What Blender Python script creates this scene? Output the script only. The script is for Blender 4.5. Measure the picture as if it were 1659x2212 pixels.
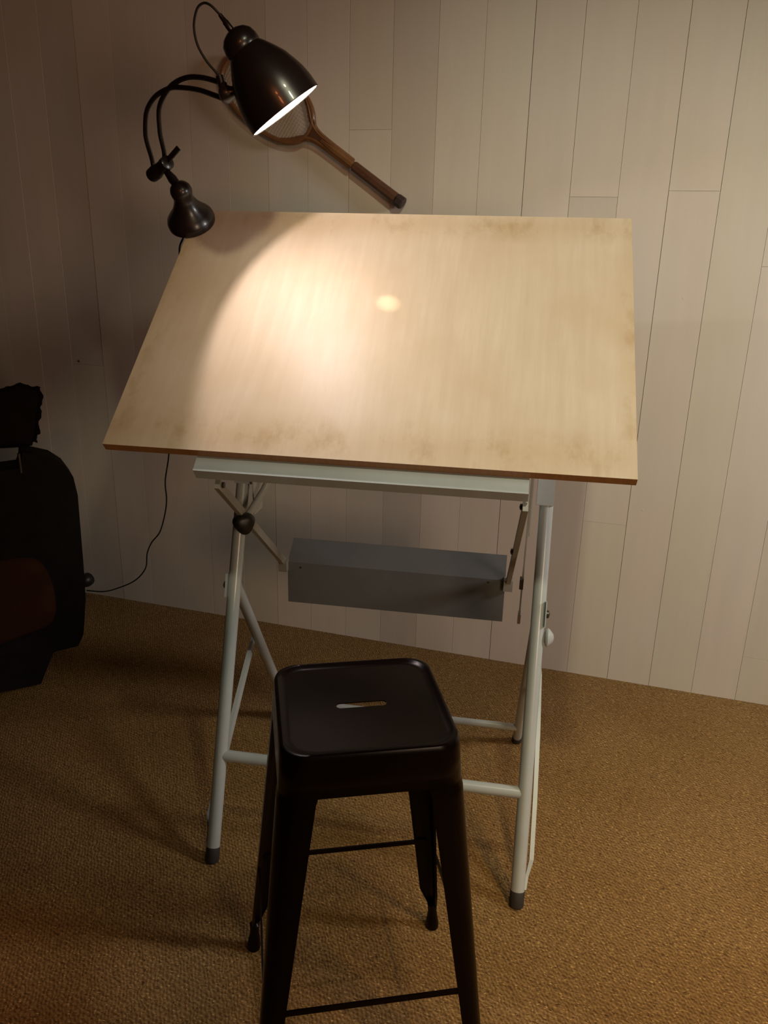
import bpy, bmesh, math, random
from mathutils import Vector, Matrix
random.seed(7)
for o_ in list(bpy.data.objects): bpy.data.objects.remove(o_)
SC = bpy.context.scene; COL = SC.collection
R = math.radians
# ---------------------------------------------------------------- camera
YAW, PITCH, ROLL = -0.2894440, 0.3277983, 0.0236744
fwd = Vector((math.sin(YAW)*math.cos(PITCH), math.cos(YAW)*math.cos(PITCH), -math.sin(PITCH)))
rt = Vector((math.cos(YAW), -math.sin(YAW), 0)); up = rt.cross(fwd)
c_, s_ = math.cos(ROLL), math.sin(ROLL)
r2 = c_*rt + s_*up; u2 = -s_*rt + c_*up
cd = bpy.data.cameras.new('camera'); cam = bpy.data.objects.new('camera', cd); COL.objects.link(cam)
cd.sensor_fit = 'VERTICAL'; cd.sensor_height = 24.0; cd.lens = 1740.1/2212*24.0
cd.clip_start = 0.02
cam.matrix_world = Matrix(((r2.x, u2.x, -fwd.x, 2.04526), (r2.y, u2.y, -fwd.y, -2.82085), (r2.z, u2.z, -fwd.z, 1.55882), (0, 0, 0, 1)))
SC.camera = cam
# ---------------------------------------------------------------- world, lights, exposure
w = bpy.data.worlds.new('world'); SC.world = w; w.use_nodes = True
w.node_tree.nodes['Background'].inputs[0].default_value = (1.0, 0.72, 0.46, 1)
w.node_tree.nodes['Background'].inputs[1].default_value = 0.003
SC.view_settings.view_transform = 'Standard'; SC.view_settings.look = 'None'
SC.view_settings.gamma = 1; SC.view_settings.use_curve_mapping = False
SC.view_settings.exposure = 0.0
def area(name, loc, target, size, power, col):
    l = bpy.data.lights.new(name, 'AREA'); l.shape = 'DISK'; l.size = size; l.energy = power; l.color = col
    o = bpy.data.objects.new(name, l); COL.objects.link(o); o.location = loc
    o.rotation_euler = (Vector(target)-Vector(loc)).to_track_quat('-Z', 'Y').to_euler()
    return o
def spot(name, loc, target, size, blend, rad, power, col):
    l = bpy.data.lights.new(name, 'SPOT'); l.spot_size = R(size); l.spot_blend = blend; l.shadow_soft_size = rad; l.energy = power; l.color = col
    o = bpy.data.objects.new(name, l); COL.objects.link(o); o.location = loc
    o.rotation_euler = (Vector(target)-Vector(loc)).to_track_quat('-Z', 'Y').to_euler()
    return o
LIGHTS = [
 ('spot', 'fill_spot_middle', (2.2, -2.1, 2.8), (1.9, -.2, .9), 80, 1.0, .06, 68, (1.0, .95, .66)),  # added fill from above, fitted for brightness; no known fixture
 ('spot', 'ceiling_spot_far', (4.4, -1.1, 2.2), (2.2, -.3, .7), 90, 1.0, .28, 146, (1.0, .96, .92)),
 ('spot', 'fill_spot_floor', (3.1, -2.3, 2.7), (2.8, -1.55, 0), 56, 1.0, .06, 150, (1, .70, .32)),  # added to lift the right-hand floor; no fixture known there
 ('spot', 'ceiling_spot_behind', (.15, -2.6, 2.4), (.80, -1.98, 0), 24, 1.0, .06, 30, (1, .42, .16)),
 ('spot', 'fill_spot_wall', (1.9, -3.4, 2.5), (.4, 0, 1.7), 46, 1.0, .10, 19, (1, .30, .10)),  # added warm spot to tint the left wall; source is invented
 ('area', 'fill_area_front', (3.8, -3.6, 1.5), (1.8, -.3, 1.0), .9, 23, (1.0, .72, .47)),  # added warm fill from the front right; no window known there
]
for L_ in LIGHTS: (spot if L_[0] == 'spot' else area)(*L_[1:])

# ---------------------------------------------------------------- helpers
MATW = {}
def empty(name, label, cat, loc=(0, 0, 0), rz=0.0, group=None):
    o = bpy.data.objects.new(name, None); COL.objects.link(o); o.empty_display_size = .05
    o.location = loc; o.rotation_euler = (0, 0, rz); tag(o, label, cat, group)
    MATW[o.name] = (Matrix.Translation(loc) @ Matrix.Rotation(rz, 4, 'Z')).inverted()
    return o
def tag(o, label=None, cat=None, group=None, kind=None):
    if label: o['label'] = label
    if cat: o['category'] = cat
    if group: o['group'] = group
    if kind: o['kind'] = kind
    return o
def rootof(p):
    while p.parent: p = p.parent
    return p
def link(name, bm, mats, parent=None, world=False, smooth=True, auto=40):
    if world and parent: bm.transform(MATW[rootof(parent).name])
    bmesh.ops.recalc_face_normals(bm, faces=bm.faces[:])
    me = bpy.data.meshes.new(name)
    ang = R(auto)
    for f in bm.faces: f.smooth = smooth
    for e in bm.edges:
        if len(e.link_faces) == 2 and e.calc_face_angle(0) > ang: e.smooth = False
    bm.to_mesh(me); bm.free()
    for m in (mats if isinstance(mats, (list, tuple)) else [mats]): me.materials.append(m)
    o = bpy.data.objects.new(name, me); COL.objects.link(o)
    if parent: o.parent = parent
    return o
def NB(): return bmesh.new()
def frame(t, ref=None):
    t = t.normalized()
    a = ref if ref else (Vector((0, 0, 1)) if abs(t.z) < .9 else Vector((1, 0, 0)))
    x = t.cross(a).normalized(); y = x.cross(t).normalized()
    return x, y
def smooth_pts(pts, n=8):
    pts = [Vector(p) for p in pts]
    if len(pts) < 3: return pts
    q = [2*pts[0]-pts[1]] + pts + [2*pts[-1]-pts[-2]]
    out = []
    for i in range(1, len(q)-2):
        for k in range(n):
            t = k/n
            out.append(.5*((2*q[i]) + (q[i+1]-q[i-1])*t + (2*q[i-1]-5*q[i]+4*q[i+1]-q[i+2])*t*t + (3*q[i]-q[i-1]-3*q[i+1]+q[i+2])*t**3))
    out.append(q[-2]); return out
def sweep(bm, pts, rad, seg=16, caps=True, prof=None):
    """tube through pts; rad number or list; prof optional list of 2D points (unit)"""
    pts = [Vector(p) for p in pts]; n = len(pts)
    prof = prof or [(math.cos(2*math.pi*k/seg), math.sin(2*math.pi*k/seg)) for k in range(seg)]
    rs = rad if isinstance(rad, (list, tuple)) else [rad]*n
    rings = []; y = None
    for i, p in enumerate(pts):
        t = (pts[min(i+1, n-1)]-pts[max(i-1, 0)])
        if y is None: x, y = frame(t)
        else:
            tn = t.normalized(); x = tn.cross(y); 
            x.normalize(); y = x.cross(tn).normalized()
            x, y = x, y
        if i == 0: x, y = frame(t); x = t.normalized().cross(y).normalized()
        rings.append([bm.verts.new(p + x*(a*rs[i]) + y*(b*rs[i])) for a, b in prof])
    m = len(prof)
    for a, b in zip(rings, rings[1:]):
        for k in range(m): bm.faces.new((a[k], a[(k+1) % m], b[(k+1) % m], b[k]))
    if caps: bm.faces.new(rings[0][::-1]); bm.faces.new(rings[-1])
    return bm
def bar(bm, a, b, wd, th, up_=None, ext=0):
    """flat bar a->b; wd along up-ish dir, th across"""
    a = Vector(a); b = Vector(b); t = (b-a).normalized(); a = a-t*ext; b = b+t*ext
    x, y = frame(t, Vector(up_) if up_ else None)
    v = []
    for p in (a, b):
        for sx, sy in ((-1, -1), (1, -1), (1, 1), (-1, 1)): v.append(bm.verts.new(p + x*sx*th/2 + y*sy*wd/2))
    for f in ((0, 1, 2, 3), (7, 6, 5, 4), (0, 4, 5, 1), (1, 5, 6, 2), (2, 6, 7, 3), (3, 7, 4, 0)): bm.faces.new([v[k] for k in f])
    return bm
def bevel(bm, w_, seg=2, ang=30):
    es = [e for e in bm.edges if len(e.link_faces) == 2 and e.calc_face_angle(0) > R(ang)]
    bmesh.ops.bevel(bm, geom=es, offset=w_, segments=seg, affect='EDGES', profile=.5, clamp_overlap=True)
    return bm
def lathe(bm, base, axis, prof, seg=40, caps=True, ref=None):
    axis = Vector(axis).normalized(); x, y = frame(axis, ref); base = Vector(base); rings = []
    for h, r in prof:
        if r < 1e-5: rings.append([bm.verts.new(base+axis*h)])
        else: rings.append([bm.verts.new(base+axis*h+(x*math.cos(2*math.pi*k/seg)+y*math.sin(2*math.pi*k/seg))*r) for k in range(seg)])
    for a, b in zip(rings, rings[1:]):
        for k in range(seg):
            k2 = (k+1) % seg
            if len(a) == 1 and len(b) == 1: continue
            if len(a) == 1: bm.faces.new((a[0], b[k2], b[k]))
            elif len(b) == 1: bm.faces.new((a[k], a[k2], b[0]))
            else: bm.faces.new((a[k], a[k2], b[k2], b[k]))
    if caps:
        if len(rings[0]) > 1: bm.faces.new(rings[0][::-1])
        if len(rings[-1]) > 1: bm.faces.new(rings[-1])
    return bm
def prism(bm, poly, fn, d0, d1):
    """poly list of 2D, fn(x,z,d)->Vector"""
    A = [bm.verts.new(fn(x, z, d0)) for x, z in poly]; B = [bm.verts.new(fn(x, z, d1)) for x, z in poly]
    n = len(poly); bm.faces.new(A); bm.faces.new(B[::-1])
    for k in range(n): bm.faces.new((A[k], A[(k+1) % n], B[(k+1) % n], B[k]))
    return bm
def box(bm, c, s):
    x, y, z = c; a, b, d = s[0]/2, s[1]/2, s[2]/2
    v = [bm.verts.new((x+i*a, y+j*b, z+k*d)) for i in (-1, 1) for j in (-1, 1) for k in (-1, 1)]
    for f in ((0, 1, 3, 2), (4, 6, 7, 5), (0, 4, 5, 1), (2, 3, 7, 6), (0, 2, 6, 4), (1, 5, 7, 3)): bm.faces.new([v[q] for q in f])
    return bm
# ---------------------------------------------------------------- materials
def mat(name, col, rough=.5, metal=0.0, spec=.5, coat=0.0):
    m = bpy.data.materials.new(name); m.use_nodes = True; b = m.node_tree.nodes['Principled BSDF']
    b.inputs['Base Color'].default_value = (*col, 1); b.inputs['Roughness'].default_value = rough
    b.inputs['Metallic'].default_value = metal; b.inputs['Specular IOR Level'].default_value = spec
    b.inputs['Coat Weight'].default_value = coat
    return m
class NG:
    def __init__(s, m): s.m = m; s.t = m.node_tree; s.b = s.t.nodes['Principled BSDF']
    def n(s, typ, **kw):
        nd = s.t.nodes.new(typ)
        for k, v in kw.items():
            if k in nd.inputs: nd.inputs[k].default_value = v
            else: setattr(nd, k, v)
        return nd
    def l(s, a, b): s.t.links.new(a, b)
    def noise(s, vec, scale, detail=3, rough=.5):
        nd = s.n('ShaderNodeTexNoise'); nd.inputs['Scale'].default_value = scale; nd.inputs['Detail'].default_value = detail
        nd.inputs['Roughness'].default_value = rough
        s.l(vec, nd.inputs['Vector']); return nd.outputs['Fac']
    def coord(s, scale=(1, 1, 1), kind='Object', rot=(0, 0, 0)):
        tc = s.n('ShaderNodeTexCoord'); mp = s.n('ShaderNodeMapping'); mp.inputs['Scale'].default_value = scale
        mp.inputs['Rotation'].default_value = rot
        s.l(tc.outputs[kind], mp.inputs['Vector']); return mp.outputs['Vector']
    def ramp(s, fac, stops):
        nd = s.n('ShaderNodeValToRGB'); e = nd.color_ramp.elements
        while len(e) < len(stops): e.new(.5)
        for k, (p, c) in enumerate(stops): e[k].position = p; e[k].color = (*c, 1) if len(c) == 3 else c
        s.l(fac, nd.inputs['Fac']); return nd.outputs['Color']
    def mix(s, fac, a, b, mode='MIX'):
        nd = s.n('ShaderNodeMix'); nd.data_type = 'RGBA'; nd.blend_type = mode
        for val, k in ((fac, 0), (a, 6), (b, 7)):
            if isinstance(val, (int, float)): nd.inputs[k].default_value = val
            elif isinstance(val, tuple): nd.inputs[k].default_value = (*val, 1)
            else: s.l(val, nd.inputs[k])
        return nd.outputs[2]
    def math(s, op, a, b=None, c=None):
        nd = s.n('ShaderNodeMath'); nd.operation = op
        for k, v in enumerate((a, b, c)):
            if v is None: continue
            if isinstance(v, (int, float)): nd.inputs[k].default_value = v
            else: s.l(v, nd.inputs[k])
        return nd.outputs[0]
    def bump(s, h, strength=.3, dist=.002):
        nd = s.n('ShaderNodeBump'); nd.inputs['Strength'].default_value = strength; nd.inputs['Distance'].default_value = dist
        s.l(h, nd.inputs['Height']); s.l(nd.outputs[0], s.b.inputs['Normal'])

def m_wall():
    m = mat('whitewashed_planks', (.66, .60, .54), .62, spec=.3); g = NG(m)
    v = g.coord((6, 6, .6)); f = g.noise(v, 3, 5, .6)
    v2 = g.coord((1, 1, 1)); f2 = g.noise(v2, 2.1, 2)
    geo = g.n('ShaderNodeNewGeometry')
    isl = g.ramp(geo.outputs['Random Per Island'], [(0, (.60, .55, .49)), (.35, (.68, .61, .55)), (.7, (.63, .59, .50)), (1, (.71, .65, .585))])
    c = g.mix(g.ramp(f, [(.35, (0, 0, 0)), (.75, (1, 1, 1))]), isl, g.mix(1.0, isl, (1.06, 1.05, 1.04), 'MULTIPLY'))
    c = g.mix(g.ramp(f2, [(.4, (0, 0, 0)), (.7, (.55, .55, .55))]), c, g.mix(1.0, c, (.97, .90, .82), 'MULTIPLY'))
    g.l(c, g.b.inputs['Base Color']); g.bump(f, .12, .002); return m
def m_floor():
    m = mat('sisal_weave', (.2, .12, .05), .85, spec=.15); g = NG(m)
    tc = g.coord((1, 1, 1), rot=(0, 0, R(12)))
    nz = g.n('ShaderNodeTexNoise'); nz.inputs['Scale'].default_value = 14; g.l(tc, nz.inputs['Vector'])
    warp = g.mix(.012, tc, nz.outputs['Color'], 'ADD')
    w1 = g.n('ShaderNodeTexWave'); w1.inputs['Scale'].default_value = 31; w1.inputs['Distortion'].default_value = 3.6; w1.inputs['Detail'].default_value = 3
    w1.inputs['Detail Scale'].default_value = 2.2
    w1.bands_direction = 'Y'; g.l(warp, w1.inputs['Vector'])
    w2 = g.n('ShaderNodeTexWave'); w2.inputs['Scale'].default_value = 52; w2.inputs['Distortion'].default_value = 6; w2.inputs['Detail'].default_value = 3
    w2.bands_direction = 'DIAGONAL'; g.l(warp, w2.inputs['Vector'])
    fib = g.noise(g.coord((90, 240, 90), rot=(0, 0, R(12))), 1.2, 5, .75)
    blot = g.noise(g.coord((1, 1.6, 1), rot=(0, 0, R(20))), 46, 3, .65)
    spk = g.noise(g.coord((1, 2.2, 1), rot=(0, 0, R(-8))), 120, 2, .6)
    pat = g.noise(tc, 3.0, 4, .6)
    h = g.math('ADD', g.math('MULTIPLY', w1.outputs['Fac'], .20), g.math('MULTIPLY', w2.outputs['Fac'], .18))
    h = g.math('ADD', h, g.math('MULTIPLY', fib, .38)); h = g.math('ADD', h, g.math('MULTIPLY', blot, .50))
    c = g.ramp(h, [(.36, (.110, .055, .018)), (.62, (.245, .142, .053)), (.88, (.37, .225, .088))])
    c = g.mix(g.ramp(spk, [(.58, (0, 0, 0)), (.72, (1, 1, 1))]), c, (.74, .50, .21))
    c = g.mix(g.ramp(g.noise(g.coord((1, 1.7, 1), rot=(0, 0, R(30))), 85, 2, .6), [(.30, (1, 1, 1)), (.40, (0, 0, 0))]), c, (.10, .05, .02))
    c = g.mix(g.ramp(pat, [(.35, (0, 0, 0)), (.7, (.7, .7, .7))]), c, g.mix(1.0, c, (.78, .70, .60), 'MULTIPLY'))
    g.l(c, g.b.inputs['Base Color']); g.bump(h, .75, .006); return m
def m_board():
    m = mat('pale_drawing_board', (.70, .55, .37), .42, spec=.4); g = NG(m)
    # object coordinates of the board part: x across, y up the slope
    v = g.coord((9, .7, 1)); f = g.noise(v, 5, 5, .62)
    v2 = g.coord((1.3, 1.0, 1)); f2 = g.noise(v2, 3.2, 3, .55)
    c = g.mix(g.ramp(f, [(.3, (0, 0, 0)), (.75, (1, 1, 1))]), (.69, .56, .41), (.78, .65, .50))
    c = g.mix(g.ramp(f2, [(.42, (0, 0, 0)), (.7, (.7, .7, .7))]), c, (.66, .50, .33))
    # worn stains along the lower and upper edge
    tc = g.n('ShaderNodeTexCoord'); sp = g.n('ShaderNodeSeparateXYZ'); g.l(tc.outputs['Object'], sp.inputs[0])
    sn = g.noise(g.coord((1, .55, 1)), 11, 4, .7)
    low = g.math('SUBTRACT', 1.0, g.math('MULTIPLY', g.math('ABSOLUTE', g.math('SUBTRACT', sp.outputs['Y'], .05)), 13.0))
    hi = g.math('SUBTRACT', 1.0, g.math('MULTIPLY', g.math('ABSOLUTE', g.math('SUBTRACT', sp.outputs['Y'], .79)), 14.0))
    lft = g.math('SUBTRACT', 1.0, g.math('MULTIPLY', g.math('ABSOLUTE', g.math('ADD', sp.outputs['X'], .60)), 12.0))
    rgt = g.math('SUBTRACT', 1.0, g.math('MULTIPLY', g.math('ABSOLUTE', g.math('SUBTRACT', sp.outputs['X'], .60)), 22.0))
    mask = g.math('MAXIMUM', g.math('MAXIMUM', low, hi), g.math('MAXIMUM', lft, rgt)); mask = g.math('MAXIMUM', mask, 0.0)
    st = g.math('MULTIPLY', g.math('MINIMUM', mask, 1.0), g.ramp(sn, [(.50, (0, 0, 0)), (.66, (1, 1, 1))]))
    c = g.mix(g.math('MULTIPLY', st, .55), c, (.40, .24, .09))
    edge = g.math('MULTIPLY', g.math('MINIMUM', mask, 1.0), .30)
    c = g.mix(edge, c, (.56, .37, .17))
    g.l(c, g.b.inputs['Base Color'])
    g.l(g.math('ADD', g.math('MULTIPLY', f, .2), .36), g.b.inputs['Roughness'])
    g.bump(f, .05, .001); return m
def m_wood(name, a, b, rough=.5, scale=(40, 4, 4)):
    m = mat(name, a, rough); g = NG(m); f = g.noise(g.coord(scale), 2, 4, .6)
    g.l(g.ramp(f, [(.3, a), (.7, b)]), g.b.inputs['Base Color']); g.bump(f, .1, .001); return m
def m_paint(name, col, rough=.35, var=.08, scale=9, coat=0.0, spec=.5, metal=0.0):
    m = mat(name, col, rough, spec=spec, coat=coat, metal=metal); g = NG(m); f = g.noise(g.coord(), scale, 4, .6)
    lo = tuple(c*(1-var) for c in col); hi = tuple(min(1, c*(1+var)) for c in col)
    g.l(g.ramp(f, [(.3, lo), (.7, hi)]), g.b.inputs['Base Color'])
    g.l(g.math('ADD', g.math('MULTIPLY', f, .15), rough-.07), g.b.inputs['Roughness']); return m
M = dict(wall=m_wall(), floor=m_floor(), board=m_board(),
    gap=m_paint('dark_gap', (.05, .035, .025), .9),
    edge=m_wood('board_edge_wood', (.30, .135, .045), (.40, .19, .07), .45),
    grey=m_paint('pale_grey_blue_paint', (.44, .475, .475), .30, .06, coat=.3),
    tray=m_paint('grey_tray_paint', (.145, .15, .15), .42, .12, 5),
    greyd=m_paint('greige_bracket_paint', (.30, .28, .245), .45, .1),
    black=m_paint('black_plastic', (.012, .011, .010), .42, .1),
    rubber=m_paint('dark_rubber', (.035, .028, .025), .7, .2),
    bolt=m_paint('dark_steel', (.10, .09, .08), .35, .2, metal=.8),
    stool=m_paint('dark_brown_steel', (.0045, .0018, .0011), .24, .2, 7, spec=.13),
    lamp=m_paint('dark_brown_enamel', (.013, .007, .006), .30, .15, 6, coat=.15),
    lampin=mat('white_enamel', (.22, .20, .18), .5),
    cord=m_paint('black_cord', (.01, .008, .007), .6),
    racket=m_wood('racket_ash_wood', (.17, .075, .030), (.25, .115, .045), .35, (8, 8, 8)),
    grip=m_wood('brown_leather_grip', (.085, .033, .016), (.12, .05, .024), .5, (30, 30, 30)),
    gripd=m_paint('dark_butt_leather', (.035, .02, .018), .5),
    amber=m_paint('amber_frame_lacquer', (.34, .19, .045), .35),
    string=m_paint('gut_string', (.50, .40, .30), .5),
    chair=m_paint('black_upholstery', (.008, .006, .006), .8, .3, 20, spec=.15),
    suede=m_paint('brown_suede', (.042, .016, .008), .9, .25, 8, spec=.1),
    cushion=m_paint('black_ruffled_cloth', (.010, .006, .006), .9, .3, 30, spec=.1),
    steel=m_paint('bare_steel', (.35, .33, .31), .3, .1, metal=.9))

# ---------------------------------------------------------------- setting
PW = .15
SEAMS = {12: [1.697], 7: [1.901], 14: [1.717], 16: [1.501], -1: [1.04], 13: [.615], 17: [.176], 20: [1.3], -6: [.9]}
def plank_wall():
    bm = NB(); z0, z1 = 0.0, 2.85
    for i in range(-16, 34):
        gl = {7: .0016, 11: .0022, 12: .0014, 14: .0014, 15: .0012}.get(i, .0009)
        gr = {10: .0014, 14: .0010}.get(i, .0008)
        xa, xb = i*PW + gl/2, (i+1)*PW - gr/2
        dep = random.choice((0, 0, .0003, .0005, -.0002))
        zs = [z0] + sorted(SEAMS.get(i, [])) + [z1]
        for k in range(len(zs)-1):
            a = zs[k] + (.0003 if k else 0); b = zs[k+1] - (.0003 if k < len(zs)-2 else 0)
            d = dep + (0.0004 if k % 2 else 0); e = .0004; y0 = d; y1 = .018
            v = [bm.verts.new(p) for p in ((xa+e, y0, a+e*.5), (xb-e, y0, a+e*.5), (xb-e, y0, b-e*.5), (xa+e, y0, b-e*.5), (xa, y0+e, a), (xb, y0+e, a), (xb, y0+e, b), (xa, y0+e, b), (xa, y1, a), (xb, y1, a), (xb, y1, b), (xa, y1, b))]
            bm.faces.new([v[q] for q in (0, 1, 2, 3)])
            for q in range(4):
                bm.faces.new((v[q], v[4+q], v[4+(q+1) % 4], v[(q+1) % 4])); bm.faces.new((v[4+q], v[8+q], v[8+(q+1) % 4], v[4+(q+1) % 4]))
            bm.faces.new([v[q] for q in (11, 10, 9, 8)])
    n = len(bm.faces)
    box(bm, (1.35, .034, 1.425), (7.6, .03, 2.9)); bm.faces.ensure_lookup_table()
    for f in bm.faces[n:]: f.material_index = 1
    # nail heads / knots
    for x, z in ((-.118, 1.052), (2.148, .679), (2.186, 1.398)):
        n = len(bm.faces); lathe(bm, (x, .0015, z), (0, -1, 0), [(0, .0045), (.0018, .004), (.0024, 0)], 14, caps=False); bm.faces.ensure_lookup_table()
        for f in bm.faces[n:]: f.material_index = 0 if x > 0 else 1
    return tag(link('wall_back', bm, [M['wall'], M['gap']], smooth=False), kind='structure')
plank_wall()
bm = NB(); v = [bm.verts.new(p) for p in ((-2.5, -5, 0), (5.2, -5, 0), (5.2, .02, 0), (-2.5, .02, 0))]; bm.faces.new(v)
ext = bmesh.ops.extrude_face_region(bm, geom=bm.faces[:]); bmesh.ops.translate(bm, vec=(0, 0, -.05), verts=[q for q in ext['geom'] if isinstance(q, bmesh.types.BMVert)])
tag(link('floor', bm, M['floor'], smooth=False), kind='structure')

# ---------------------------------------------------------------- drafting table
TA = R(7.37); TO = Vector((1.4955, -.9205, 0))
T = empty('drafting_table', 'pale wooden drawing board tilted on a light grey tubular steel stand', 'drafting table', TO, TA)
tilt = R(39.5); BC = Vector((-.036, -.272, 1.093)); vv = Vector((0, math.cos(tilt), math.sin(tilt))); nn = Vector((0, -math.sin(tilt), math.cos(tilt)))
def bpt(a, s, h=0): return BC + Vector((a, 0, 0)) + vv*s + nn*h
def top_board():
    bm = NB(); box(bm, (0, .4155, -.011), (1.2, .831, .022)); bevel(bm, .0025, 2)
    bm.faces.ensure_lookup_table()
    for f in bm.faces:
        f.normal_update()
        f.material_index = 0 if abs(f.normal.z) > .6 else 1
    o = link('board', bm, [M['board'], M['edge']], T, smooth=False); o.location = BC; o.rotation_euler = (tilt, 0, 0); return o
top_board()
# rail under the board: channel with a flange parallel to the board and a lip
bm = NB()
prof = [(-.040, -.0235), (.12, -.0235), (.12, -.0265), (-.037, -.0265), (-.037, -.054), (-.040, -.054)]
prism(bm, prof, lambda s, h, x: bpt(x, s, h), -.376, .378)
link('support_rail', bm, M['grey'], T, smooth=False)
# rear cross rail and two side rails of the subframe
for nm, a0, a1, s0, s1 in (('subframe_rail', -.36, .362, .60, .63), ('subframe_rail', -.36, -.335, .12, .60), ('subframe_rail', .337, .362, .12, .60)):
    bm = NB(); prism(bm, [(s0, -.0225), (s1, -.0225), (s1, -.05), (s0, -.05)], lambda s, h, x: bpt(x, s, h), a0, a1); link(nm, bm, M['grey'], T, smooth=False)
LEGR = .0172
for sx in (-1, 1):
    # front tubular leg
    a = Vector((sx*.395, -.335, .022)); b = Vector((sx*.395, .034, 1.035)); d = (b-a).normalized()
    bm = NB(); sweep(bm, [a, b], LEGR, 28)
    lg = link('front_leg', bm, M['grey'], T)
    bm = NB(); lathe(bm, Vector((sx*.395, -.343, .0)), d, [(0, .0155), (.004, .0178), (.038, .0182), (.042, .0165)], 28, caps=True); tag(link('rubber_cap', bm, M['rubber'], lg), 'dark rubber cap')
    # rear tubular leg
    a = Vector((sx*.386, .350, .02)); b = Vector((sx*.396, -.083, .682))
    bm = NB(); sweep(bm, [a, b], .0145, 24); rl = link('rear_leg', bm, M['grey'], T)
    bm = NB(); lathe(bm, Vector((sx*.386, .362, 0)), (b-a), [(0, .0145), (.004, .016), (.035, .016), (.037, .015)], 24); tag(link('rubber_cap', bm, M['rubber'], rl), 'dark rubber cap')
    # flat folding strut outside the leg
    pts = [(sx*.424, .125, .412), (sx*.425, .105, .395), (sx*.427, -.02, .288), (sx*.427, -.16, .170), (sx*.425, -.27, .08), (sx*.416, -.30, .055), (sx*.4135, -.325, .036)]
    bm = NB(); sweep(bm, pts, [.008, .011, .0125, .0125, .012, .008, .006], 4, prof=[(-.45, -1), (.45, -1), (.45, 1), (-.45, 1)])
    link('folding_strut', bm, M['grey'], T, smooth=False)
    # pivot bracket at the crossing of the legs
    bm = NB(); bar(bm, (sx*.4125, -.110, .655), (sx*.4125, -.092, .715), .030, .003, (0, 1, 0)); bevel(bm, .0012, 1); link('leg_bracket', bm, M['grey'], T, smooth=False)
    bm = NB(); lathe(bm, (sx*.4135, -.101, .685), (sx, 0, 0), [(0, .010), (.006, .010), (.008, .007), (.010, 0)], 16); link('bolt', bm, M['bolt'], T)
    # top bracket plate carrying the board
    bm = NB(); prism(bm, [(-.03, .86), (.035, .86), (.075, .96), (.10, 1.30), (.01, 1.215), (-.055, 1.16), (-.035, .96)], lambda y, z, x: Vector((x, y, z)), sx*.3575-.0015, sx*.3575+.0015); bevel(bm, .001, 1)
    link('board_bracket', bm, M['grey'], T, smooth=False)
    bm = NB(); bar(bm, (sx*.391, -.002, .935), (sx*.391, .036, 1.045), .042, .042, (0, 1, 0)); bevel(bm, .003, 2); link('leg_collar', bm, M['grey'], T, smooth=False)
    # counterweight arm
    A0 = Vector((sx*.350 - .012, -.262, 1.010)); A1 = Vector((sx*.340 - .022, .250, .612))
    bm = NB(); bar(bm, A0, A1, .022, .012, (0, 0, 1), .008); bevel(bm, .0015, 1); arm = link('counterweight_arm', bm, M['greyd'], T, smooth=False)
    bm = NB(); box(bm, (0, 0, 0), (.026, .03, .034)); bevel(bm, .003, 2); bmesh.ops.translate(bm, vec=A1+Vector((0, -.005, -.006)), verts=bm.verts[:]); link('arm_end_block', bm, M['greyd'], arm, smooth=False)
    bm = NB(); lathe(bm, A0+Vector((-sx*.003, .01, -.002)), (-sx, 0, 0), [(0, .007), (.008, .007), (.010, 0)], 14); link('bolt', bm, M['bolt'], arm)
    bm = NB(); lathe(bm, A0.lerp(A1, .52)+Vector((-.003, 0, 0)), (-1, 0, 0), [(0, .008), (.008, .008), (.010, 0)], 14); link('bolt', bm, M['bolt'], arm)
# low crossbars
bm = NB(); sweep(bm, [(-.39, -.247, .262), (.39, -.247, .262)], .0152, 24); link('front_crossbar', bm, M['grey'], T)
bm = NB(); sweep(bm, [(-.38, .295, .095), (.38, .295, .095)], .0115, 20); link('rear_crossbar', bm, M['grey'], T)
# bolts on the crossbar
# counterweight tray: folded sheet with a front face and a sloping top
bm = NB()
def trayf(y, z, x): return Vector((x, y, z))
prism(bm, [(.25, .482), (.2535, .482), (.2535, .6135), (.322, .664), (.322, .6675), (.25, .6155)], trayf, -.351, .309)
tr = link('counterweight_tray', bm, M['tray'], T, smooth=False)
bm = NB(); v = [(-.351, .2495, .6), (-.351, .2495, .6155), (-.325, .3225, .6675), (-.325, .3225, .60)]
prism(bm, [(.2515, .60), (.2515, .612), (.321, .662), (.321, .60)], trayf, -.3505, -.348); link('tray_end', bm, M['tray'], tr, smooth=False)
bm = NB(); prism(bm, [(.2515, .60), (.2515, .612), (.321, .662), (.321, .60)], trayf, .3055, .308); link('tray_end', bm, M['tray'], tr, smooth=False)
for x, z in ((-.31, .600), (.26, .605)):
    bm = NB(); lathe(bm, (x, .2505, z), (0, -1, 0), [(0, .003), (.0015, .003), (.002, 0)], 12); link('screw', bm, M['bolt'], tr)
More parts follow.
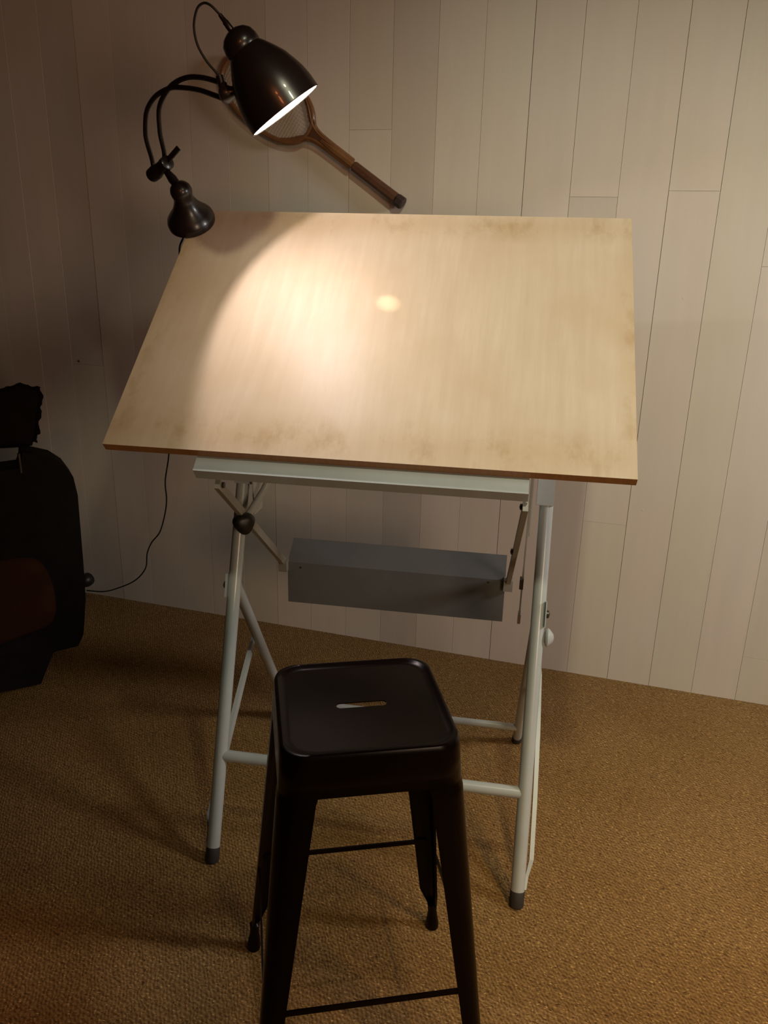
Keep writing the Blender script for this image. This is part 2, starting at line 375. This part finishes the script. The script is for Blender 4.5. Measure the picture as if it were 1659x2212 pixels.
# clamping knob, left
bm = NB()
n_ = 48; kc = Vector((-.355, -.118, .868)); ax = Vector((.55, -.80, .05)).normalized(); kx, ky = frame(ax)
rings = []
for h, s in ((-.014, .55), (-.012, .86), (-.004, 1.0), (.008, .98), (.015, .80), (.018, .45), (.0185, 0.001)):
    ring = []
    for k in range(n_):
        t = 2*math.pi*k/n_; r = .0275*s*(1+.09*math.cos(3*(t+R(95))))
        ring.append(bm.verts.new(kc+ax*h+kx*math.cos(t)*r+ky*math.sin(t)*r))
    rings.append(ring)
for a, b in zip(rings, rings[1:]):
    for k in range(n_): bm.faces.new((a[k], a[(k+1) % n_], b[(k+1) % n_], b[k]))
bm.faces.new(rings[0][::-1]); bm.faces.new(rings[-1])
link('clamp_knob', bm, M['black'], T)
bm = NB(); sweep(bm, [kc-ax*.012, kc-ax*.06], .006, 12); link('knob_bolt', bm, M['bolt'], T)
# stay tube from knob up to the rail (left), thin slotted rod (right)
bm = NB(); sweep(bm, [(-.352, -.095, .880), (-.325, -.04, .935), (-.295, -.01, 1.01), (-.285, .0, 1.20)], .0095, 16); link('stay_tube', bm, M['grey'], T)
bm = NB(); bar(bm, (.352, -.12, 1.14), (.352, .03, .62), .012, .004, (0, 1, 0)); link('slotted_rod', bm, M['grey'], T, smooth=False)
bm = NB(); bar(bm, (.350, -.005, .735), (.350, .002, .705), .016, .010, (0, 1, 0)); link('slide_clip', bm, M['bolt'], T, smooth=False)
bm = NB(); bar(bm, (.352, .03, .62), (.352, .038, .59), .018, .008, (0, 1, 0)); link('rod_hook', bm, M['steel'], T, smooth=False)
# wing knob on outer side of right leg
bm = NB(); lathe(bm, (.414, -.108, .625), (1, 0, 0), [(0, .012), (.004, .022), (.008, .024), (.014, .020), (.022, .010), (.024, 0)], 24); link('dome_knob', bm, M['grey'], T)

# ---------------------------------------------------------------- stool
SO = Vector((1.6535, -1.6180, 0)); SA = .4645
S = empty('metal_stool', 'tall dark brown steel stool with slotted square seat, in front of the drawing board', 'stool', SO, SA)
HS = .767
def half(z): return .150 + (HS-z)/HS*.071
def rsq(h, r, n=8, z=0.0):
    out = []
    for cx, cy, a0 in ((h-r, h-r, 0), (-(h-r), h-r, 90), (-(h-r), -(h-r), 180), (h-r, -(h-r), 270)):
        for k in range(n+1):
            t = R(a0+90*k/n); out.append(Vector((cx+r*math.cos(t), cy+r*math.sin(t), z)))
    return out
bm = NB()
secs = [(.1300, .040, HS-.0055), (.1385, .043, HS-.0050), (.1425, .044, HS-.0015), (.1465, .045, HS), (.1500, .045, HS-.0015), (.1520, .045, HS-.006), (.1530, .044, HS-.013), (.1545, .042, HS-.035), (half(.688), .040, .688)]
rings = []
for h, r, z in secs: rings.append([bm.verts.new(p) for p in rsq(h, r, 8, z)])
m_ = len(rings[0])
for a, b in zip(rings, rings[1:]):
    for k in range(m_): bm.faces.new((a[k], a[(k+1) % m_], b[(k+1) % m_], b[k]))
# top face with slot: bridge inner ring to slot outline
slot = []
for cx, cy, a0 in ((1, 1, 0), (-1, 1, 90), (-1, -1, 180), (1, -1, 270)):
    for k in range(9):
        t = R(a0+90*k/8); slot.append(Vector((cx*.0375+.0085*math.cos(t), .0085*math.sin(t), HS-.0055)))
s1 = [bm.verts.new(p) for p in slot]; s2 = [bm.verts.new(p-Vector((0, 0, .0022))) for p in slot]
for k in range(m_):
    j = (k+1) % m_
    bm.faces.new((rings[0][k], s1[k], s1[j], rings[0][j])); bm.faces.new((s1[k], s2[k], s2[j], s1[j]))
st = link('seat', bm, M['stool'], S)
md = st.modifiers.new('thickness', 'SOLIDIFY'); md.thickness = .0016; md.offset = -1
def legw(z):
    if z > .12: return .013 + (z-.12)/.58*.013
    if z > .065: return .006 + (z-.065)/.055*.007
    return .006
for sx, sy in ((1, 1), (-1, 1), (-1, -1), (1, -1)):
    bm = NB(); prev = None
    zs = [.735, .705, .690, .675, .66, .60, .5, .4, .3, .2, .14, .12, .105, .09, .075, .065, .05, .028]
    for z in zs:
        h = half(z)-.0030*min(1, max(0, (z-.680)/.010)); r = .020 + (z-.12)/.58*.016 if z > .12 else .009 + max(0, z-.065)*.2; wz = legw(z)
        pts = [Vector((h, h-r-wz, z))]
        # slight rolled bead on the free edges
        pts.insert(0, Vector((h-.0045, h-r-wz+.0015, z)))
        for k in range(7):
            t = R(90*k/6); pts.append(Vector((h-r+r*math.cos(t), h-r+r*math.sin(t), z)))
        pts.append(Vector((h-r-wz, h, z))); pts.append(Vector((h-r-wz+.0015, h-.0045, z)))
        row = [bm.verts.new((p.x*sx, p.y*sy, p.z)) for p in pts]
        if prev:
            for a in range(len(row)-1): bm.faces.new((prev[a], prev[a+1], row[a+1], row[a]))
        prev = row
    lg = link('leg', bm, M['stool'], S, auto=50); md = lg.modifiers.new('thickness', 'SOLIDIFY'); md.thickness = .0018; md.offset = 0
    bm = NB(); h = half(0)-.010
    lathe(bm, (sx*h, sy*h, 0), (-sx*.055, -sy*.055, 1), [(0, .012), (.003, .0150), (.012, .0155), (.03, .0135), (.052, .0100), (.075, .0115), (.08, .006)], 20); link('foot', bm, M['stool'], lg)
zr = .272; hr = half(zr)-.004
for (x0, y0, x1, y1) in ((-1, -1, 1, -1), (-1, 1, 1, 1), (-1, -1, -1, 1), (1, -1, 1, 1)):
    q = hr-.012
    a = Vector((x0*(q if x0 != x1 else hr), y0*(q if y0 != y1 else hr), zr)); b = Vector((x1*(q if x0 != x1 else hr), y1*(q if y0 != y1 else hr), zr))
    bm = NB(); bar(bm, a, b, .011, .004, (0, 0, 1)); bevel(bm, .001, 1); link('rung', bm, M['stool'], S, smooth=False)

# ---------------------------------------------------------------- desk lamp
LB = Vector((.82492, -.67851, 1.58596))   # centre of the clamp foot at the board's left edge
LMP = empty('desk_lamp', 'lit dark brown bell-shade desk lamp clamped to the upper left corner of the drawing board', 'lamp', LB)
nw = Vector((math.sin(TA)*math.sin(tilt), -math.cos(TA)*math.sin(tilt), math.cos(tilt)))  # board normal in world
bm = NB()
lathe(bm, LB+nw*.001, nw, [(0, .062), (.002, .066), (.012, .067), (.022, .064), (.034, .054), (.048, .042), (.062, .034), (.074, .029), (.086, .0265), (.094, .029), (.104, .030), (.114, .0275), (.122, .021), (.128, .010), (.130, 0)], 48, caps=True)
link('base', bm, M['lamp'], LMP, world=True)
# screw clamp under the board edge
uw = Vector((math.cos(TA), math.sin(TA), 0))
p0 = LB - uw*.022
bm = NB(); sweep(bm, [p0+nw*.003, p0-nw*.066], .007, 8); sweep(bm, [p0-nw*.060, p0-nw*.060+uw*.06], .007, 8); sweep(bm, [p0-nw*.1+uw*.05, p0-nw*.026+uw*.05], .004, 10)
link('clamp', bm, M['lamp'], LMP, world=True)
k0 = LB+nw*.108
j0 = Vector((.774, -.729, 1.728)); 
bm = NB(); d = (j0-k0); sweep(bm, [k0+d*t for t in (0, .25, .45, .7, .9, 1.0)], [.012, .012, .013, .010, .008, .008], 16); link('stem', bm, M['lamp'], LMP, world=True)
ca, cb = Vector((.722, -.705, 1.708)), Vector((.800, -.748, 1.738)); cx_ = (cb-ca).normalized(); L_ = (cb-ca).length
bm = NB(); lathe(bm, ca, cx_, [(0, .012), (.003, .019), (.03, .0195), (.034, .0165), (L_-.02, .0165), (L_-.018, .0185), (L_, .0185), (L_+.003, .012)], 24); link('joint_barrel', bm, M['lamp'], LMP, world=True)
bm = NB(); bar(bm, cb+Vector((0, -.0, .004)), cb+Vector((.032, .006, .036)), .014, .005, (1, 0, 0)); bevel(bm, .002, 2); link('wing_screw', bm, M['lamp'], LMP, world=True, smooth=False)
armA = [(.735, -.715, 1.722), (.735, -.72, 1.748), (.745, -.756, 1.789), (.757, -.778, 1.815), (.788, -.814, 1.854), (.835, -.846, 1.881), (.894, -.877, 1.893), (.94, -.899, 1.89), (1.005, -.933, 1.878), (1.061, -.964, 1.861), (1.089, -.98, 1.852)]
armB = [(.782, -.735, 1.738), (.786, -.74, 1.763), (.797, -.769, 1.793), (.806, -.788, 1.813), (.831, -.827, 1.852), (.864, -.857, 1.878), (.91, -.888, 1.899), (.967, -.92, 1.907), (1.026, -.952, 1.9), (1.088, -.988, 1.883), (1.107, -1.0, 1.876)]
for a_ in (armA, armB):
    bm = NB(); sweep(bm, smooth_pts(a_, 8), .0062, 14); link('arm', bm, M['lamp'], LMP, world=True)
SH = Vector((1.241, -.970, 1.824)); SX = Vector((.5325, .2660, -.8033)).normalized()
K = .001041; KA = K*.89
side = (Vector((1.104, -.99, 1.859))-SH); side = (side - SX*side.dot(SX)).normalized()
outer = [(0, 88), (-3, 87.2), (-30, 86.5), (-55, 83), (-74, 78), (-102, 69.5), (-124, 58.5), (-139, 50), (-150, 43.5), (-156, 39)]
neckp = [(-155, 37), (-159, 39.5), (-172, 39.5), (-187, 36), (-198, 27), (-205, 14), (-208, 0)]
bm = NB(); pr = [(h*KA, r*K) for h, r in outer]; lathe(bm, SH, SX, pr, 64, caps=False)
sh = link('shade', bm, M['lamp'], LMP, world=True)
bm = NB(); pr = [(h*KA, r*K) for h, r in ((0, 88), (-1.5, 84.5), (-30, 83), (-55, 79.5), (-74, 74.5), (-102, 66), (-124, 55), (-139, 46.5), (-150, 36), (-155, 20), (-155.5, 0))]; lathe(bm, SH, SX, pr, 64, caps=False)
tag(link('shade_lining', bm, M['lampin'], sh, world=True), 'white enamelled inside of the shade')
bm = NB(); lathe(bm, SH, SX, [(h*KA, r*K) for h, r in neckp], 40, caps=False); bm2 = bm; link('shade_cap', bm2, M['lamp'], sh, world=True)
rs = SH - SX*(200*KA) - side*.0
bm = NB(); r0, r1 = Vector((1.142, -1.010, 1.973)), Vector((1.117, -1.030, 2.006))
r0 = SH - SX*196*KA
dd = (r1-r0)
sweep(bm, [r0, r0+dd*.3, r0+dd*.62, r0+dd*.66, r0+dd*.9, r1], [.0075, .0072, .0068, .0055, .0048, .0042], 16); link('handle', bm, M['lamp'], sh, world=True)
loop = [r1, (1.1, -1.036, 2.022), (1.081, -1.033, 2.028), (1.063, -1.03, 2.018), (1.05, -1.023, 1.989), (1.052, -1.016, 1.955), (1.068, -1.009, 1.924), (1.087, -1.003, 1.902), (1.097, -1.0, 1.89)]
bm = NB(); sweep(bm, smooth_pts(loop, 8), .0027, 10); link('cord', bm, M['cord'], LMP, world=True)
jc = Vector((1.106, -.992, 1.858)); toS = SH - SX*70*KA - jc; toS = toS.normalized()
bm = NB(); lathe(bm, jc-toS*.008, toS, [(-.006, 0), (-.004, .014), (0, .019), (.012, .020), (.020, .015), (.032, .011), (.045, .011)], 28); link('swivel_joint', bm, M['lamp'], LMP, world=True)
bm = NB(); sweep(bm, [jc+Vector((-.004, 0, .0)), Vector((1.094, -.998, 1.895))], .0085, 12); link('swivel_joint', bm, M['lamp'], LMP, world=True)
cordp = [(.792, -.668, 1.565), (.776, -.650, 1.545), (.756, -.636, 1.522), (.740, -.616, 1.486), (.679, -.547, 1.36), (.591, -.449, 1.125), (.511, -.355, .893), (.468, -.311, .776), (.425, -.275, .673), (.407, -.246, .588), (.376, -.22, .51), (.332, -.194, .428), (.279, -.174, .371), (.242, -.156, .312), (.211, -.132, .23), (.133, -.105, .151), (.014, -.074, .083), (-.07, -.053, .048), (-.168, -.035, .030)]
bm = NB(); sweep(bm, smooth_pts(cordp, 6), .0028, 8); link('cord', bm, M['cord'], LMP, world=True)
bm = NB(); lathe(bm, (-.178, -.001, .072), (0, -1, 0), [(0, .030), (.02, .031), (.035, .026), (.045, .015), (.048, 0)], 24); pl = link('plug', bm, M['black'], LMP, world=True)
# bulb and its light
bm = NB(); bp = SH - SX*.135
lathe(bm, bp, SX, [(0, .014), (.012, .015), (.022, .022), (.034, .024), (.046, .019), (.053, .010), (.055, 0)], 28)
mb = mat('bulb_glass', (.9, .85, .75), .3); b_ = mb.node_tree.nodes['Principled BSDF']; b_.inputs['Emission Color'].default_value = (1, .78, .55, 1); b_.inputs['Emission Strength'].default_value = 4.0
bulb = link('bulb', bm, mb, sh, world=True); bulb.visible_shadow = True
def lampl(name, kind, loc, power, size, col):
    l = bpy.data.lights.new(name, kind); l.energy = power; l.color = col; l.shadow_soft_size = size
    o = bpy.data.objects.new(name, l); COL.objects.link(o); o.location = loc; return o
lampl('lamp_light', 'POINT', SH - SX*.072, 4.6, .006, (1.0, .86, .84))
ls = lampl('lamp_pool_fill', 'SPOT', SH - SX*.072, 9.0, .006, (1.0, .86, .84)); ls.data.spot_size = R(125); ls.data.spot_blend = 1.0  # added spot, not a reflector part; spreads the pool to the lower left
ls.rotation_euler = (Vector((1.12, -1.15, 1.17))-(SH-SX*.072)).to_track_quat('-Z', 'Y').to_euler()
hot = Vector((1.4493, -.8206, 1.404)); sp = lampl('lamp_beam', 'SPOT', SH - SX*.05, 10.0, .003, (1.0, .85, .62)); sp.data.spot_size = R(7); sp.data.spot_blend = 1.0
sp.rotation_euler = (hot-(SH-SX*.03)).to_track_quat('-Z', 'Y').to_euler()

# ---------------------------------------------------------------- tennis racket on the wall
RT = Vector((1.251, 0, 1.672)); ra = Vector((-.82989, 0, .55793)); rp = Vector((-.55793, 0, -.82989))
RK = empty('tennis_racket', 'old wooden tennis racket with brown grip hanging head up-left on the planked wall', 'racket', (1.251, -.03, 1.672))
def rk(a, b, y=-.035): return Vector((RT.x, y, RT.z)) + ra*a + rp*b
cA, rA, rB = .583, .186, .098
head = []
for k in range(72):
    t = 2*math.pi*k/72; ct, s__ = math.cos(t), math.sin(t); e = 2/2.25
    head.append(rk(cA+rA*math.copysign(abs(ct)**e, ct), rB*math.copysign(abs(s__)**e, s__)))
bm = NB()
def ringsweep(bm, pts, rw, ry):
    n = len(pts); cen = sum(pts, Vector())/n; rows = []
    for i, p in enumerate(pts):
        t = (pts[(i+1) % n]-pts[i-1]).normalized(); o = t.cross(Vector((0, 1, 0))).normalized()
        rows.append([bm.verts.new(p + o*math.cos(2*math.pi*k/8+.39)*rw*1.08 + Vector((0, 1, 0))*math.sin(2*math.pi*k/8+.39)*ry*1.08) for k in range(8)])
    for i in range(n):
        for k in range(8): bm.faces.new((rows[i][k], rows[i][(k+1) % 8], rows[(i+1) % n][(k+1) % 8], rows[(i+1) % n][k]))
ringsweep(bm, head, .0085, .010)
link('head_frame', bm, M['racket'], RK, world=True)
bm = NB(); n = 0
def inside(a, b): return (abs(a-cA)/rA)**2.25 + (abs(b)/rB)**2.25
step = .0105
strs = []
b0 = -.09
while b0 < .091:
    h = rA*max(0, 1-(abs(b0)/rB)**2.25)**(1/2.25)
    if h > .02: sweep(bm, [rk(cA-h+.004, b0), rk(cA+h-.004, b0)], .0009, 5)
    b0 += step
a0 = cA-.178
while a0 < cA+.178:
    h = rB*max(0, 1-(abs(a0-cA)/rA)**2.25)**(1/2.25)
    if h > .02: sweep(bm, [rk(a0, -h+.004, -.0362), rk(a0, h-.004, -.0362)], .0009, 5)
    a0 += step
tag(link('strings', bm, M['string'], RK, world=True), kind='stuff')
# throat: two limbs flowing into the shaft, wedge between
bm = NB()
for sg in (-1, 1):
    pts = smooth_pts([rk(.47, sg*.083), rk(.44, sg*.062), rk(.412, sg*.036), rk(.385, sg*.018), rk(.34, sg*.0105), rk(.215, sg*.0095)], 6)
    sweep(bm, pts, [.0108]*len(pts), 8)
link('throat', bm, M['racket'], RK, world=True)
bm = NB(); prism(bm, [(.335, -.015), (.335, .015), (.385, .022), (.402, .042), (.401, 0), (.402, -.042), (.385, -.022)], lambda a, b, y: rk(a, b, y), -.044, -.026); bevel(bm, .002, 1); link('throat_wedge', bm, M['grip'], RK, world=True, smooth=False)
oct_ = [(math.cos(R(22.5+45*k)), math.sin(R(22.5+45*k))) for k in range(8)]
bm = NB(); sweep(bm, [rk(.20, 0), rk(.30, 0), rk(.345, 0)], [.0185, .0180, .012], prof=[(a, b*.72) for a, b in oct_]); link('shaft', bm, M['racket'], RK, world=True, smooth=False)
bm = NB(); sweep(bm, [rk(.012, 0), rk(.10, 0), rk(.203, 0), rk(.206, 0)], [.0225, .021, .0205, .018], prof=[(a, b*.85) for a, b in oct_]); link('grip', bm, M['grip'], RK, world=True, smooth=False)
bm = NB(); sweep(bm, [rk(-.008, 0), rk(-.004, 0), rk(.018, 0), rk(.024, 0)], [.020, .0255, .025, .022], prof=[(a, b*.85) for a, b in oct_]); tag(link('butt_cap', bm, M['gripd'], RK, world=True, smooth=False), 'dark butt cap')

# ---------------------------------------------------------------- armchair at the left edge
e1 = Vector((.7071, .7071, 0)); e2 = Vector((-.7071, .7071, 0)); Q = Vector((.16, -.73, 0))
CH = empty('armchair', 'black upholstered armchair with brown side cushion, cut by the left edge of the photo', 'armchair', Q+e2*.15-e1*.15)
def cf(x, z, d): return Q + e1*x + e2*d + Vector((0, 0, z))
poly = [(-.50, 0.02), (-.15, 0.012), (-.01, .012), (.012, .06), (.043, .125), (.055, .128), (.128, .132), (.150, .175), (.170, .310), (.175, .443), (.178, .60), (.180, .70), (.172, .765), (.15, .805), (.112, .838), (.055, .858), (.022, .866), (.018, .84), (.008, .815), (-.058, .812), (-.066, .862), (-.50, .862)]
bm = NB(); prism(bm, poly, cf, 0.0, .12); bevel(bm, .012, 3, 40); link('backrest', bm, M['chair'], CH, world=True)
bm = NB(); prism(bm, [(-.55, .14), (.10, .14), (.14, .20), (.14, .40), (.10, .44), (-.55, .44)], cf, .115, .42); bevel(bm, .02, 3, 25); link('seat', bm, M['chair'], CH, world=True)
bm = NB()
out = [(-.50, .44), (-.20, .50), (-.08, .505), (.0, .50), (.035, .48), (.055, .44), (.068, .38), (.070, .31), (.060, .265), (.035, .235), (-.06, .212), (-.12, .198), (-.50, .12)]
out = [(p.x, p.y) for p in smooth_pts([(x, z, 0) for x, z in out], 4)]
cx0, cz0 = -.20, .345; rows = []
for s, d in ((1.0, -.0), (.985, -.006), (.95, -.012), (.85, -.018), (.6, -.022), (.3, -.024)):
    rows.append([bm.verts.new(cf(cx0+(x-cx0)*s, cz0+(z-cz0)*s, d-.002)) for x, z in out])
for a, b in zip(rows, rows[1:]):
    for k in range(len(a)): bm.faces.new((a[k], a[(k+1) % len(a)], b[(k+1) % len(a)], b[k]))
bm.faces.new(rows[-1]); bm.faces.new(rows[0][::-1])
tag(link('side_cushion', bm, M['suede'], CH, world=True), 'dark brown suede panel')
for x, d in ((.11, .28), (-.45, .36)):
    bm = NB(); sweep(bm, [cf(x, 0, d), cf(x, .15, d)], [.020, .032], 16); link('foot', bm, M['chair'], CH, world=True)
bm = NB(); sweep(bm, [cf(.012, .80, -.001), cf(.012, .865, -.001)], .005, 10); tag(link('metal_stud', bm, M['bolt'], CH, world=True), 'thin shiny metal strip')
# ruffled cushion standing on the backrest
CU = empty('cushion', 'black cushion with ruffled edge standing on the armchair back', 'cushion', cf(-.1, .85, .06))
bm = NB()
edge = [(.060, .872), (.070, .90), (.078, .93), (.086, .975), (.095, 1.01), (.098, 1.052), (.085, 1.062), (.04, 1.073), (-.02, 1.062), (-.10, 1.05), (-.26, 1.06), (-.28, 1.0), (-.27, .93), (-.26, .885), (-.1, .876), (-.02, .871), (.03, .870)]
edge = [(p.x, p.y) for p in smooth_pts([(x, z, 0) for x, z in edge+[edge[0]]], 5)][:-1]
cx0, cz0 = -.09, .965; rows = []
for s, d in ((1, .012), (.95, .030), (.8, .045), (.5, .055), (.2, .058)):
    pass
def crow(s, d): return [bm.verts.new(cf(cx0+(x-cx0)*s, cz0+(z-cz0)*s+.004, .065+d)) for x, z in edge]
rows = [crow(s, d) for s, d in ((.2, -.056), (.5, -.052), (.8, -.042), (.95, -.024), (1, 0), (.95, .024), (.8, .042), (.5, .052), (.2, .056))]
for a, b in zip(rows, rows[1:]):
    for k in range(len(a)): bm.faces.new((a[k], a[(k+1) % len(a)], b[(k+1) % len(a)], b[k]))
bm.faces.new(rows[0][::-1]); bm.faces.new(rows[-1])
link('cushion_body', bm, M['cushion'], CU, world=True)
# ruffle strip
bm = NB(); N_ = len(edge); inn = []; mid = []; outr = []
for k in range(N_*3):
    t = k/3; i = int(t) % N_; f = t-int(t); x = edge[i][0]*(1-f)+edge[(i+1) % N_][0]*f; z = edge[i][1]*(1-f)+edge[(i+1) % N_][1]*f
    dx, dz = x-cx0, z-cz0; L_ = math.hypot(dx, dz); wv = math.sin(k*.72); dd = .012*wv
    e_ = .011+.004*math.sin(k*.31)
    if z < .885: e_ = 0.0; dd = 0.0
    inn.append(bm.verts.new(cf(cx0+dx*.97, cz0+dz*.97, .065))); outr.append(bm.verts.new(cf(x+dx/L_*e_, z+dz/L_*e_, .065+dd)))
for k in range(N_*3):
    j = (k+1) % (N_*3); bm.faces.new((inn[k], inn[j], outr[j], outr[k]))
rf = link('ruffle', bm, M['cushion'], CU, world=True); md = rf.modifiers.new('thickness', 'SOLIDIFY'); md.thickness = .003; md.offset = 0
